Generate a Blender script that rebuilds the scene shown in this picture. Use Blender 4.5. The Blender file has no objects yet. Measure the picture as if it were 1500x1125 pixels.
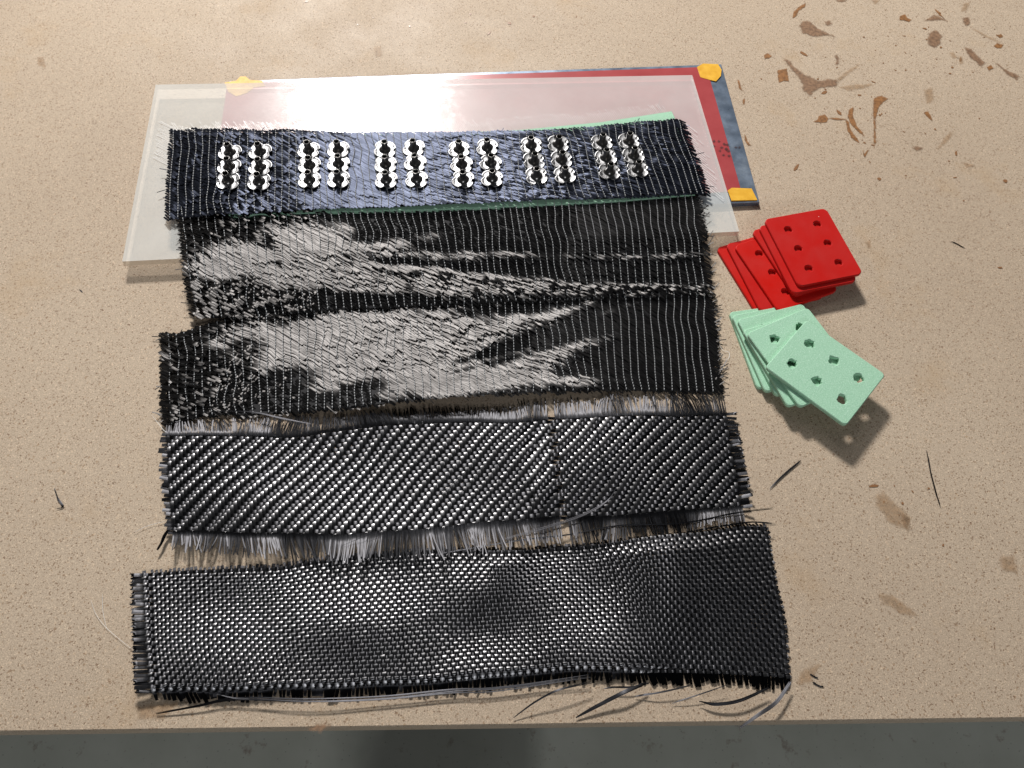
import bpy, math, random
import numpy as np
from mathutils import Matrix, Vector
from mathutils.geometry import tessellate_polygon

random.seed(4)
rng = np.random.default_rng(7)
SC = bpy.context.scene
COL = SC.collection

# ------------------------------------------------------------------ camera
F = 1083.0                      # focal length in photo pixels (1500 wide)
PITCH, ROLL, HGT = math.radians(62.5), math.radians(5.0), 0.32
n = np.array([math.sin(ROLL)*math.cos(PITCH), math.cos(ROLL)*math.cos(PITCH), math.sin(PITCH)])
fw = np.array([0, 0, -1.0]); fw = fw - n*fw.dot(n); fw /= np.linalg.norm(fw)
xr = np.cross(fw, n)
RW = np.array([xr, fw, n])      # camera coords -> world coords
CAM = np.array([0.0, 0.0, HGT])
cam_data = bpy.data.cameras.new('camera')
cam = bpy.data.objects.new('camera', cam_data); COL.objects.link(cam)
cam_data.sensor_width = 36; cam_data.lens = F/1500*36
cam_data.clip_start = 0.01; cam_data.clip_end = 30
M4 = Matrix([list(RW[0])+[0], list(RW[1])+[0], list(RW[2])+[HGT], [0, 0, 0, 1]])
cam.matrix_world = M4
SC.camera = cam

def P(px, py, z=0.0):
    """point of the bench (height z) seen at a pixel of the photograph"""
    px = np.asarray(px, float); py = np.asarray(py, float); z = np.asarray(z, float)
    r = np.stack([(px-750)/F, -(py-562.5)/F, -np.ones_like(px*py)], -1) @ RW.T
    t = (z-HGT)/r[..., 2]
    return CAM + r*t[..., None]

def PX(p):
    q = (np.asarray(p, float)-CAM) @ RW
    return 750+F*q[..., 0]/-q[..., 2], 562.5-F*q[..., 1]/-q[..., 2]

# ------------------------------------------------------------------ light
tgt = P(545, 148, .009)
d = tgt-CAM; d[2] *= -1; d /= np.linalg.norm(d)
LAMP = tgt + d*1.55
def area(name, loc, aim, sx, sy, power, col):
    l = bpy.data.lights.new(name, 'AREA'); l.shape = 'RECTANGLE'; l.size = sx; l.size_y = sy
    l.energy = power; l.color = col
    o = bpy.data.objects.new(name, l); COL.objects.link(o)
    o.location = loc
    o.rotation_euler = (Vector(aim)-Vector(loc)).to_track_quat('-Z', 'Y').to_euler()
    return o
area('main_lamp', LAMP, tgt, .24, .15, 39, (1.0, .965, .925))
area('fill_panel', (-.55, 1.5, 2.1), (0, .25, 0), 1.2, .8, 5.5, (.97, .98, 1.0))  # added unseen fill light, softens the shadows from the main lamp's side
area('floor_fill_lamp', (.5, -2.2, 1.35), (0, 0, -.2), .7, .4, 16, (.95, .97, 1.0))  # added unseen light behind the camera, brightens the floor strip
w = bpy.data.worlds.new('World'); SC.world = w; w.use_nodes = True
w.node_tree.nodes['Background'].inputs[0].default_value = (.92, .95, 1, 1)
w.node_tree.nodes['Background'].inputs[1].default_value = .06
SC.view_settings.view_transform = 'Standard'; SC.view_settings.look = 'None'
SC.view_settings.exposure = 0; SC.view_settings.gamma = 1
SC.render.engine = 'CYCLES'
SC.cycles.max_bounces = 8; SC.cycles.transparent_max_bounces = 12

# ------------------------------------------------------------------ materials
def mat(name, col=(.5,.5,.5), rough=.5, metal=0.0, spec=.5, **k):
    m = bpy.data.materials.new(name); m.use_nodes = True
    b = m.node_tree.nodes['Principled BSDF']
    b.inputs['Base Color'].default_value = (*col, 1)
    b.inputs['Roughness'].default_value = rough
    b.inputs['Metallic'].default_value = metal
    b.inputs['Specular IOR Level'].default_value = spec
    for kk, v in k.items(): b.inputs[kk.replace('_', ' ')].default_value = v
    return m
class NT:
    def __init__(s, m): s.m = m; s.t = m.node_tree; s.b = s.t.nodes['Principled BSDF']
    def n(s, typ, **k):
        x = s.t.nodes.new(typ)
        for a, v in k.items():
            if a.startswith('_'): x.inputs[a[1:].replace('_', ' ')].default_value = v
            else: setattr(x, a, v)
        return x
    def l(s, a, b): s.t.links.new(a, b)
    def coord(s, scale=(1,1,1), out='Object'):
        c = s.n('ShaderNodeTexCoord'); mp = s.n('ShaderNodeMapping'); mp.inputs['Scale'].default_value = scale
        s.l(c.outputs[out], mp.inputs['Vector']); return mp.outputs[0]
    def noise(s, vec, scale, detail=3, rough=.55):
        x = s.n('ShaderNodeTexNoise', _Scale=scale, _Detail=detail, _Roughness=rough); s.l(vec, x.inputs['Vector']); return x.outputs['Fac']
    def ramp(s, fac, stops, interp='LINEAR'):
        r = s.n('ShaderNodeValToRGB'); r.color_ramp.interpolation = interp
        e = r.color_ramp.elements
        while len(e) < len(stops): e.new(.5)
        for q, (p, c) in zip(e, stops): q.position = p; q.color = (*c, 1) if len(c) == 3 else c
        s.l(fac, r.inputs[0]); return r.outputs[0]
    def mix(s, fac, a, b, mode='MIX'):
        x = s.n('ShaderNodeMix', data_type='RGBA', blend_type=mode)
        for sock, v in ((x.inputs[0], fac), (x.inputs[6], a), (x.inputs[7], b)):
            if hasattr(v, 'is_output'): s.l(v, sock)
            elif isinstance(v, (int, float)): sock.default_value = v
            else: sock.default_value = (*v, 1)
        return x.outputs[2]
    def bump(s, h, strength, dist):
        x = s.n('ShaderNodeBump', _Strength=strength, _Distance=dist); s.l(h, x.inputs['Height'])
        s.l(x.outputs[0], s.b.inputs['Normal']); return x
G3 = lambda v: (v, v, v)

def carbon(name, col, rough=.42, streak=.5, aniso=1.0, nsc=4200):
    m = mat(name, col, rough, 1.0); t = NT(m)
    tg = t.n('ShaderNodeTangent', direction_type='UV_MAP', uv_map='UVMap'); t.l(tg.outputs[0], t.b.inputs['Tangent'])
    t.b.inputs['Anisotropic'].default_value = aniso
    v = t.coord((1, .05, 1), 'UV')        # U across the fibres in metres, V along
    nz = t.noise(v, nsc, 3, .7)
    c = t.mix(streak, t.ramp(nz, [(.30, G3(.12)), (.7, G3(1.6))]), (1, 1, 1))
    t.l(t.mix(1.0, c, col, 'MULTIPLY'), t.b.inputs['Base Color'])
    return m
MC = carbon('carbon_fibre', (.158, .152, .150), .56, .0, nsc=1500)
MCW = carbon('carbon_tow', (.155, .153, .158), .34, .3, .6)
MCF = carbon('carbon_weft', (.06, .06, .065), .42, .6)
MCB = carbon('carbon_resin_wetted', (.088, .10, .14), .55, .15, nsc=1500)
MBK = mat('carbon_backing', (.012, .012, .014), .7, 0, .25)  # plain black underlay closing the gaps between stitched fibres
MFR = carbon('carbon_fringe', (.085, .085, .092), .52, .35)
MFD = carbon('carbon_cut_ends', (.03, .03, .033), .5, .5)
MSTR = carbon('carbon_strand', (.06, .06, .066), .45, .6)
MTH = mat('stitch_thread', (.46, .47, .48), .5)
MWT = mat('glass_thread', (.8, .79, .76), .4)

def table_mat():
    m = mat('particle_board', (.6, .46, .33), .62, 0, .2); t = NT(m)
    v = t.coord()
    big = t.noise(v, 5, 4)
    c0 = t.ramp(big, [(.3, (.455, .36, .268)), (.7, (.53, .43, .325))])
    grain = t.noise(v, 2100, 4, .75)
    c1 = t.mix(.85, c0, t.ramp(grain, [(.28, G3(.30)), (.44, G3(.82)), (.56, G3(1.10)), (.74, G3(1.65))]), 'MULTIPLY')
    # chips: cells of differing brown and cream
    vo = t.n('ShaderNodeTexVoronoi', _Scale=1900.0); 
    dist = t.noise(v, 500, 3); va = t.n('ShaderNodeVectorMath', operation='ADD'); vs = t.n('ShaderNodeVectorMath', operation='SCALE'); vs.inputs['Scale'].default_value = .001
    t.l(v, va.inputs[0]); t.l(dist, vs.inputs[0]); t.l(vs.outputs[0], va.inputs[1]); t.l(va.outputs[0], vo.inputs['Vector'])
    sep = t.n('ShaderNodeSeparateColor'); t.l(vo.outputs['Color'], sep.inputs[0])
    c2 = t.mix(.8, c1, t.ramp(sep.outputs[0], [(0, (.34, .25, .20)), (.05, (.62, .55, .5)), (.11, G3(.93)), (.86, G3(1.03)), (.93, (1.15, 1.15, 1.13)), (1, (1.35, 1.35, 1.33))]), 'MULTIPLY')
    vo2 = t.n('ShaderNodeTexVoronoi', _Scale=1300.0); t.l(va.outputs[0], vo2.inputs['Vector'])
    sep2 = t.n('ShaderNodeSeparateColor'); t.l(vo2.outputs['Color'], sep2.inputs[0])
    c3 = t.mix(.7, c2, t.ramp(sep2.outputs[1], [(0, (.5, .38, .3)), (.012, (.75, .65, .55)), (.025, G3(1)), (.94, G3(1)), (1, (1.2, 1.15, 1.1))]), 'MULTIPLY')
    # faint yellow-brown blotches of old resin
    bl = t.noise(v, 17, 5, .65)
    c4 = t.mix(t.ramp(bl, [(.57, G3(0)), (.74, G3(.35))]), c3, (.42, .27, .13))
    t.l(c4, t.b.inputs['Base Color'])
    t.bump(grain, .25, .0002)
    r = t.noise(v, 30, 3); t.l(t.ramp(r, [(.3, G3(.5)), (.7, G3(.68))]), t.b.inputs['Roughness'])
    return m
MTAB = table_mat()
def floor_mat():
    m = mat('worn_grey_floor', (.2, .2, .17), .55, 0, .4); t = NT(m)
    v = t.coord()
    c0 = t.ramp(t.noise(v, 9, 5), [(.3, (.50, .52, .45)), (.7, (.62, .64, .57))])
    c1 = t.mix(t.ramp(t.noise(v, 42, 4, .7), [(.60, G3(0)), (.70, G3(.45))]), c0, (.17, .065, .04))
    vo = t.n('ShaderNodeTexVoronoi', _Scale=130.0); t.l(v, vo.inputs['Vector'])
    c2 = t.mix(t.ramp(vo.outputs['Distance'], [(.04, G3(.45)), (.14, G3(0))]), c1, t.ramp(t.noise(v, 60, 1), [(.48, (.03, .03, .03)), (.56, (.30, .32, .34))], 'CONSTANT'))
    # cast shadow painted into the floor colour, a dark band between two spots
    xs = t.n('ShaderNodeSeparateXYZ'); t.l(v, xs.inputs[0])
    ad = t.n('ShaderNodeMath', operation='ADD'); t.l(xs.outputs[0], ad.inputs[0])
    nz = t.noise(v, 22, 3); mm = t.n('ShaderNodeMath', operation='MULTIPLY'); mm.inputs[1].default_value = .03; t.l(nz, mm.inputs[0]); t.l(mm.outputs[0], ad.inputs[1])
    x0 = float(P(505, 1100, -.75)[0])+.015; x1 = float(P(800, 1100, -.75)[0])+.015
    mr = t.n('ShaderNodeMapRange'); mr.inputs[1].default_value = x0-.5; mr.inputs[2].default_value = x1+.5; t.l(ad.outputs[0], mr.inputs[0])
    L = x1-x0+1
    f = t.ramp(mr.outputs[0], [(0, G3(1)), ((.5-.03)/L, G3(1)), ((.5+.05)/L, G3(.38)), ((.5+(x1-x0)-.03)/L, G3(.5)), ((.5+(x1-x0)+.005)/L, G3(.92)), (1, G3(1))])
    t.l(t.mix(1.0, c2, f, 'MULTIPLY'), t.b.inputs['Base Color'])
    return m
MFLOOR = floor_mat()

# ------------------------------------------------------------------ mesh helpers
def link(o, parent=None):
    COL.objects.link(o)
    if parent is not None: o.parent = parent
    return o
def mk(name, v, f, m, parent=None, smooth=True, uv=None, kind=None, origin=None):
    me = bpy.data.meshes.new(name)
    v = np.asarray(v, float).reshape(-1, 3)
    if origin is not None: v = v-np.asarray(origin, float)
    if isinstance(f, np.ndarray):
        f = f.astype(np.int32); nf, k = f.shape
        me.vertices.add(len(v)); me.vertices.foreach_set('co', v.ravel().astype(np.float32))
        me.loops.add(nf*k); me.loops.foreach_set('vertex_index', f.ravel())
        me.polygons.add(nf); me.polygons.foreach_set('loop_start', np.arange(nf, dtype=np.int32)*k)
        me.update(calc_edges=True)
    else:
        me.from_pydata([tuple(map(float, q)) for q in v], [], [tuple(map(int, q)) for q in f]); me.update()
    if uv is not None:
        l = me.uv_layers.new(name='UVMap')
        vi = np.empty(len(me.loops), np.int32); me.loops.foreach_get('vertex_index', vi)
        l.data.foreach_set('uv', np.asarray(uv, np.float32)[vi].ravel())
    me.polygons.foreach_set('use_smooth', np.full(len(me.polygons), bool(smooth)))
    me.materials.append(m)
    o = bpy.data.objects.new(name, me)
    if origin is not None: o.location = origin
    link(o, parent)
    if kind: o['kind'] = kind
    return o
def tag(o, label=None, cat=None, group=None, kind=None):
    if label: o['label'] = label
    if cat: o['category'] = cat
    if group: o['group'] = group
    if kind: o['kind'] = kind
    return o
def empty(name, loc, rz=0):
    o = bpy.data.objects.new(name, None); o.empty_display_size = .01
    o.location = loc; o.rotation_euler = (0, 0, rz); COL.objects.link(o); return o
def local(o, parent):
    """parent an object built in world coordinates to an unrotated root"""
    o.parent = parent; o.matrix_parent_inverse = Matrix.Translation(-parent.location); return o
class Acc:
    def __init__(s): s.v = []; s.f = []; s.uv = []; s.n = 0
    def add(s, v, f, uv=None):
        v = np.asarray(v, float).reshape(-1, 3); s.v.append(v); s.f.append(np.asarray(f, int)+s.n); s.n += len(v)
        if uv is not None: s.uv.append(uv)
    def build(s, name, m, parent=None, **k):
        o = mk(name, np.concatenate(s.v), np.concatenate(s.f), m, None, uv=np.concatenate(s.uv) if s.uv else None, **k)
        if parent is not None: local(o, parent)
        return o
PROF = np.array([-1, -.5, 0, .5, 1.0])
def ribbon(acc, c, width, bulge, up=None, seedv=0.0, prof=PROF, taper=None):
    """a flat tow with an arched section along centre line c (N,3)"""
    c = np.asarray(c, float); N = len(c)
    t = np.gradient(c, axis=0); t /= np.linalg.norm(t, axis=1)[:, None]+1e-12
    u = np.array([0, 0, 1.0]) if up is None else up
    s = np.cross(t, u); s /= np.linalg.norm(s, axis=-1)[:, None]+1e-12
    nn = np.cross(s, t)
    K = len(prof)
    wv = np.full(N, width) if np.isscalar(width) else np.asarray(width)
    V = c[:, None, :] + s[:, None, :]*(prof[None, :, None]*wv[:, None, None]/2) + nn[:, None, :]*((1-prof**2)[None, :, None]*bulge)
    L = np.concatenate([[0], np.cumsum(np.linalg.norm(np.diff(c, axis=0), axis=1))])
    UV = np.stack(np.broadcast_arrays(prof[None, :]*wv.mean()/2+seedv, L[:, None]), -1).reshape(-1, 2)
    i = np.arange(N-1)[:, None]*K + np.arange(K-1)[None, :]
    Fq = np.stack([i, i+1, i+K+1, i+K], -1).reshape(-1, 4)
    acc.add(V.reshape(-1, 3), Fq, UV)
def tube(acc, c, r, k=6):
    c = np.asarray(c, float); N = len(c); t = np.gradient(c, axis=0); t /= np.linalg.norm(t, axis=1)[:, None]+1e-12
    s = np.cross(t, [0, 0, 1.0]); s /= np.linalg.norm(s, axis=1)[:, None]+1e-9; nn = np.cross(s, t)
    rr = np.broadcast_to(r, (N,))
    a = np.arange(k)*2*np.pi/k
    V = c[:, None]+rr[:, None, None]*(np.cos(a)[None, :, None]*s[:, None]+np.sin(a)[None, :, None]*nn[:, None])
    i = np.arange(N-1)[:, None]*k; j = np.arange(k)[None, :]; j2 = (j+1) % k
    acc.add(V.reshape(-1, 3), np.stack([i+j, i+j2, i+k+j2, i+k+j], -1).reshape(-1, 4), np.zeros((N*k, 2)))
_grid = rng.random((256, 256))
def vn(x, y, seed=0):
    """smooth value noise 0..1"""
    x = np.asarray(x, float)+seed*17.37; y = np.asarray(y, float)+seed*9.71
    xi = np.floor(x).astype(int); yi = np.floor(y).astype(int); fx = x-xi; fy = y-yi
    fx = fx*fx*(3-2*fx); fy = fy*fy*(3-2*fy)
    g = lambda a, b: _grid[a % 256, b % 256]
    return (g(xi, yi)*(1-fx)+g(xi+1, yi)*fx)*(1-fy)+(g(xi, yi+1)*(1-fx)+g(xi+1, yi+1)*fx)*fy
def smooth(a, b, x):
    t = np.clip((x-a)/(b-a), 0, 1); return t*t*(3-2*t)
def resamp(pts, n):
    pts = np.asarray(pts, float); L = np.concatenate([[0], np.cumsum(np.linalg.norm(np.diff(pts, axis=0), axis=1))])
    s = np.linspace(0, L[-1], n); return np.stack([np.interp(s, L, pts[:, k]) for k in range(pts.shape[1])], -1)
def curve(pts, n=40):
    """smooth curve through a few points"""
    pts = np.asarray(pts, float); m = len(pts); tt = np.linspace(0, m-1, n); out = []
    for t in tt:
        i = min(int(t), m-2); f = t-i
        p0 = pts[max(i-1, 0)]; p1 = pts[i]; p2 = pts[i+1]; p3 = pts[min(i+2, m-1)]
        out.append(.5*((2*p1)+(-p0+p2)*f+(2*p0-5*p1+4*p2-p3)*f*f+(-p0+3*p1-3*p2+p3)*f**3))
    return np.array(out)

# ------------------------------------------------------------------ the bench and the floor
eL = P(0, 1072); eR = P(1500, 1052); ed = (eR-eL); ed /= np.linalg.norm(ed); bk = np.array([-ed[1], ed[0], 0])
def slab(name, c, T, m, z1, parent=None, bev=.0004):
    """extruded polygon between z1-T and z1; c is (N,2)"""
    c = np.asarray(c)[:, :2]; N = len(c); nrm = []
    cen = c.mean(0)
    ins = c+(cen-c)/np.linalg.norm(cen-c, axis=1)[:, None]*bev
    rings = [np.c_[c, np.full(N, z1-T)], np.c_[c, np.full(N, z1-bev)], np.c_[ins, np.full(N, z1)]]
    V = np.concatenate(rings)
    f = [list(range(2*N, 3*N)), list(range(N-1, -1, -1))]
    for r in (0, 1):
        for i in range(N): j = (i+1) % N; f.append([r*N+i, r*N+j, (r+1)*N+j, (r+1)*N+i])
    o = mk(name, V, f, m, None, smooth=False)
    if parent is not None: local(o, parent)
    return o
a0 = eL-ed*1.0; a1 = eR+ed*1.0
tabletop = slab('tabletop', [a0, a1, a1+bk*1.7, a0+bk*1.7], .028, MTAB, 0.0, bev=.0008)
tag(tabletop, kind='structure')
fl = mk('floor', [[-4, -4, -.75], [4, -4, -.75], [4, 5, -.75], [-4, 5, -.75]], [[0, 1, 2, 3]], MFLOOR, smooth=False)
tag(fl, kind='structure')

# stains of dried resin on the board
def stain_mat(name, col, dens, rough=.55):
    m = mat(name, col, rough, 0, .4); t = NT(m); v = t.coord()
    at = t.n('ShaderNodeAttribute', attribute_name='cover')
    nz = t.noise(v, 260, 5, .7)
    ad = t.n('ShaderNodeMath', operation='ADD'); t.l(at.outputs['Fac'], ad.inputs[0]); t.l(nz, ad.inputs[1])
    t.l(t.ramp(ad.outputs[0], [(.60, G3(0)), (.84, G3(dens*.75)), (1, G3(dens))]), t.b.inputs['Alpha'])
    t.l(t.ramp(t.noise(v, 500, 3), [(.35, tuple(c*.7 for c in col)), (.65, tuple(min(1, c*1.25) for c in col))]), t.b.inputs['Base Color'])
    return m
MST = stain_mat('dried_resin_brown', (.29, .135, .05), .92)
MST2 = stain_mat('dried_resin_dull', (.27, .16, .095), .85)
MST3 = stain_mat('faint_resin', (.42, .27, .15), .42)
MDK = stain_mat('ink_smudge', (.05, .02, .02), .6)
def stain(pts, m=MST, z=.00025, parent=None, name='resin_stain'):
    soft = .0005 if m is MST or m is MDK else .0014
    w = P([p[0] for p in pts], [p[1] for p in pts], z)[:, :2]
    lo, hi = w.min(0)-soft*1.6, w.max(0)+soft*1.6
    st = max(.0003, float((hi-lo).max())/46)
    gx = np.arange(lo[0], hi[0]+st, st); gy = np.arange(lo[1], hi[1]+st, st)
    X, Y = np.meshgrid(gx, gy, indexing='ij'); Q = np.stack([X, Y], -1)
    dmin = np.full(X.shape, 9.0); inside = np.zeros(X.shape, bool)
    for i in range(len(w)):
        A_, B_ = w[i], w[(i+1) % len(w)]; e = B_-A_
        t_ = np.clip(((Q-A_)@e)/(e@e+1e-12), 0, 1); dmin = np.minimum(dmin, np.linalg.norm(Q-(A_+t_[..., None]*e), axis=-1))
        c_ = ((A_[1] > Y) != (B_[1] > Y)) & (X < (B_[0]-A_[0])*(Y-A_[1])/(B_[1]-A_[1]+1e-12)+A_[0]); inside ^= c_
    sdf = np.where(inside, dmin, -dmin)
    cov = .5*smooth(-soft*1.3, soft*1.1, sdf)+.04*vn(X*400, Y*400, 51)
    ok = sdf > -soft*1.3
    n0, n1 = X.shape; idx = np.arange(n0*n1).reshape(n0, n1)
    fm = ok[:-1, :-1] | ok[1:, :-1] | ok[:-1, 1:] | ok[1:, 1:]
    fq = np.stack([idx[:-1, :-1], idx[1:, :-1], idx[1:, 1:], idx[:-1, 1:]], -1)[fm]
    used = np.unique(fq); rm = np.full(n0*n1, -1); rm[used] = np.arange(len(used))
    V = np.stack([X.ravel(), Y.ravel(), np.full(n0*n1, z)], -1)[used]
    o = mk(name, V, rm[fq], m, None, smooth=False)
    at = o.data.attributes.new('cover', 'FLOAT', 'POINT'); at.data.foreach_set('value', cov.ravel()[used].astype(np.float32))
    if parent is not None: local(o, parent)
    else: o.parent = tabletop
    return o
def q(x, y): return (1060+x*.29333, y*.29333)      # zoomed crop -> photo pixel
for pts, m in [
    ([(395,105),(430,110),(455,130),(490,155),(555,182),(510,172),(470,182),(430,175),(395,160),(385,130)], MST2),
    ([(345,90),(350,60),(375,35),(410,15),(405,35),(375,50),(360,80)], MST),
    ([(300,290),(330,310),(370,350),(400,375),(450,392),(470,405),(520,398),(560,400),(565,425),(520,432),(470,440),(430,472),(400,455),(395,415),(370,375),(330,330)], MST2),
    ([(560,400),(600,370),(640,340),(680,320),(640,355),(600,385),(570,410)], MST3),
    ([(270,350),(315,343),(325,405),(300,402),(275,412)], MST),
    ([(200,275),(220,265),(240,280),(225,290),(205,292)], MST),
    ([(752,490),(790,478),(822,495),(800,505),(775,530),(765,560),(757,600),(760,700),(752,740),(750,600),(748,530)], MST),
    ([(475,580),(505,570),(520,590),(515,610),(490,612),(450,606),(470,598)], MST),
    ([(520,590),(560,588),(615,596),(560,598)], MST),
    ([(620,580),(630,545),(648,535),(645,575),(660,620),(705,680),(670,655),(640,625)], MST),
    ([(612,598),(622,605),(635,650),(678,712),(650,700),(620,655)], MST),
    ([(1020,200),(1030,165),(1060,150),(1085,175),(1080,220),(1050,235),(1025,220)], MST2),
    ([(1010,100),(1050,75),(1110,100),(1060,98)], MST2),
    ([(1055,45),(1070,55),(1105,95),(1075,72)], MST),
    ([(880,80),(905,72),(918,90),(940,98),(925,108),(900,100),(880,98)], MST),
    ([(1200,90),(1220,85),(1230,110),(1215,125),(1200,110)], MST2),
    ([(1230,130),(1290,165),(1390,215),(1330,195),(1270,160)], MST3),
    ([(1350,230),(1365,215),(1395,222),(1385,240),(1365,240)], MST),
    ([(1365,175),(1385,170),(1395,182),(1380,190)], MST),
    ([(1210,240),(1235,245),(1270,285),(1300,310),(1285,328),(1250,300),(1220,268)], MST2),
    ([(1315,335),(1335,325),(1348,340),(1325,350)], MST),
    ([(1370,320),(1400,345),(1475,380),(1465,398),(1420,370)], MST2),
    ([(1135,265),(1150,262),(1165,290),(1145,292)], MST3),
    ([(1175,290),(1190,282),(1195,310),(1180,322)], MST3),
    ([(1005,450),(1040,440),(1045,500),(1015,515)], MST3),
    ([(1000,560),(1020,555),(1035,580),(1045,605),(1025,590)], MST),
    ([(945,740),(965,728),(988,738),(965,748)], MST2),
    ([(1190,810),(1250,825),(1215,835)], MST3),
    ([(695,750),(703,770),(722,748),(705,785)], MST),
    ([(505,108),(530,105),(538,118),(515,124)], MST2),
    ([(70,400),(78,405),(90,450),(78,440)], MST),
    ([(96,500),(105,490),(104,520),(96,522)], MST),
    ([(104,670),(112,680),(118,705),(135,725),(122,725),(108,700)], MST),
    ([(1100,700),(1130,660),(1140,665),(1115,705),(1070,745)], MST3),
    ([(590,435),(640,425),(740,420),(700,440),(620,450)], MST3),
    ([(1190,60),(1200,20),(1230,10),(1215,50)], MST3),
    ([(740,0),(775,0),(760,20)], MST3),
    ([(560,0),(615,0),(600,6),(570,5)], MST2),
    ([(560,275),(568,272),(572,315),(566,318)], MST2),
]:
    stain([q(*p) for p in pts], m)
for pts, m in [
    ([(1283,725),(1295,722),(1312,738),(1335,758),(1328,775),(1305,765),(1288,745)], MST3),
    ([(1322,752),(1333,758),(1330,778),(1324,770)], MST3),
    ([(1285,870),(1310,875),(1345,902),(1320,897),(1295,882)], MST3),
    ([(1465,820),(1485,815),(1490,840),(1470,835)], MST3),
    ([(1172,985),(1200,975),(1185,1000),(1172,1002)], MST3),
    ([(548,70),(556,68),(560,80),(552,82)], MST3),
    ([(200,1035),(260,1030),(240,1050),(205,1052)], MST3),
    ([(455,1068),(475,1060),(482,1062),(470,1070)], MST2),
    ([(1270,355),(1274,353),(1276,364),(1271,362)], MST3),
    ([(55,85),(62,84),(66,98),(57,95)], MST3),
]:
    stain(pts, m)

acc = Acc()
for (cx, cy, sx, sy, n_) in ((1230, 100, 90, 60, 26), (1400, 60, 80, 50, 30), (1300, 200, 110, 60, 20), (1330, 745, 90, 60, 10), (700, 30, 300, 25, 14), (1460, 250, 60, 120, 8)):
    for _ in range(n_):
        x, y = rng.normal(cx, sx*.6), rng.normal(cy, sy*.6)
        p = P(x, max(y, -20), .0002); R_ = .0003+.0009*rng.random()**3; K = 7; th = rng.random()*6.28; el = 1+2.5*rng.random()**2
        pts = [[R_*el*math.cos(2*math.pi*i/K)*(.7+.6*rng.random()), R_*math.sin(2*math.pi*i/K)*(.7+.6*rng.random())] for i in range(K)]
        V = np.array([[p[0]+q_[0]*math.cos(th)-q_[1]*math.sin(th), p[1]+q_[0]*math.sin(th)+q_[1]*math.cos(th), .0002] for q_ in pts]+[[p[0], p[1], .00022]])
        acc.add(V, np.array([[i, (i+1) % K, K] for i in range(K)]))
MSPK = mat('resin_specks', (.26, .13, .06), .4)
o = acc.build('resin_specks', MSPK, None, smooth=False, kind='stuff'); o.parent = tabletop

# ------------------------------------------------------------------ plate, red film, milky slab, tape
ZP = .0028
MPLATE = mat('zinc_grey_plate', (.16, .20, .27), .32, .55, .5); t = NT(MPLATE)
v = t.coord(); c = t.ramp(t.noise(v, 45, 6, .7), [(.3, (.10, .14, .20)), (.55, (.17, .215, .285)), (.75, (.26, .31, .37))]); t.l(c, t.b.inputs['Base Color'])
t.l(t.ramp(t.noise(v, 120, 4), [(.3, G3(.25)), (.7, G3(.5))]), t.b.inputs['Roughness'])
MRED = mat('red_film', (.36, .045, .05), .28, 0, .5); t = NT(MRED)
v = t.coord(); t.l(t.ramp(t.noise(v, 30, 5, .7), [(.3, (.33, .045, .05)), (.7, (.42, .075, .078))]), t.b.inputs['Base Color'])
MTAPE = mat('yellow_tape', (.75, .40, .02), .45, 0, .4); t = NT(MTAPE)
v = t.coord(); hz = t.noise(v, 160, 4); t.l(t.ramp(hz, [(.3, (.68, .34, .015)), (.7, (.86, .50, .05))]), t.b.inputs['Base Color']); t.bump(hz, .3, .0006)

def milky(name, amt, col, rough, ior_level=.5, blotch=True, bumpy=0.35):
    m = mat(name, col, rough, 0, ior_level); t = NT(m); nt = t.t
    out = nt.nodes['Material Output']; tr = t.n('ShaderNodeBsdfTransparent'); mx = t.n('ShaderNodeMixShader')
    tr.inputs[0].default_value = (1, 1, 1, 1)
    df = t.n('ShaderNodeBsdfDiffuse'); df.inputs[0].default_value = (*col, 1)
    gl = t.n('ShaderNodeBsdfGlossy'); lw = t.n('ShaderNodeLayerWeight', _Blend=.5); pw = t.n('ShaderNodeMath', operation='POWER'); pw.inputs[1].default_value = 5; fr = t.n('ShaderNodeMath', operation='MULTIPLY_ADD'); fr.inputs[1].default_value = .96; fr.inputs[2].default_value = .035; t.l(lw.outputs['Facing'], pw.inputs[0]); t.l(pw.outputs[0], fr.inputs[0]); gl.inputs['Roughness'].default_value = rough
    mg = t.n('ShaderNodeMixShader')
    v = t.coord()
    mx.inputs[0].default_value = amt
    t.l(tr.outputs[0], mx.inputs[1]); t.l(df.outputs[0], mx.inputs[2])
    t.l(fr.outputs[0], mg.inputs[0]); t.l(mx.outputs[0], mg.inputs[1]); t.l(gl.outputs[0], mg.inputs[2])
    t.l(mg.outputs[0], out.inputs[0])
    if blotch:
        nz = t.noise(v, 14, 5, .6)
        t.l(t.ramp(nz, [(.35, G3(amt-.05)), (.65, G3(amt+.04))]), mx.inputs[0])
        t.l(t.ramp(t.noise(v, 22, 5, .7), [(.46, G3(rough*.6)), (.52, G3(rough*1.25)), (.7, G3(rough*1.4))]), gl.inputs['Roughness'])
        bp = t.n('ShaderNodeBump', _Strength=bumpy, _Distance=.0006); t.l(t.noise(v, 55, 4), bp.inputs['Height']); t.l(bp.outputs[0], gl.inputs['Normal'])
    nt.nodes.remove(t.b)
    return m
MMILK = milky('milky_plastic', .41, (.95, .98, .96), .105)
MEDGE = milky('milky_plastic_edge', .5, (.74, .63, .49), .15, blotch=False)

pc = [P(*p, ZP) for p in ((1057, 94), (1113, 296))]
pl3 = P(335, 119, ZP); bottomdir = pc[1]-pc[0]
plate_c = [pl3, pl3+bottomdir, pc[1], pc[0]]
plate = slab('metal_plate', plate_c, ZP, MPLATE, ZP)
tag(plate, 'blue grey metal plate lying on the board under the red film and the milky slab', 'plate')
rf = [P(*p, ZP+.0004) for p in ((331, 121), (1052, 101), (1088, 276))]
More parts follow.
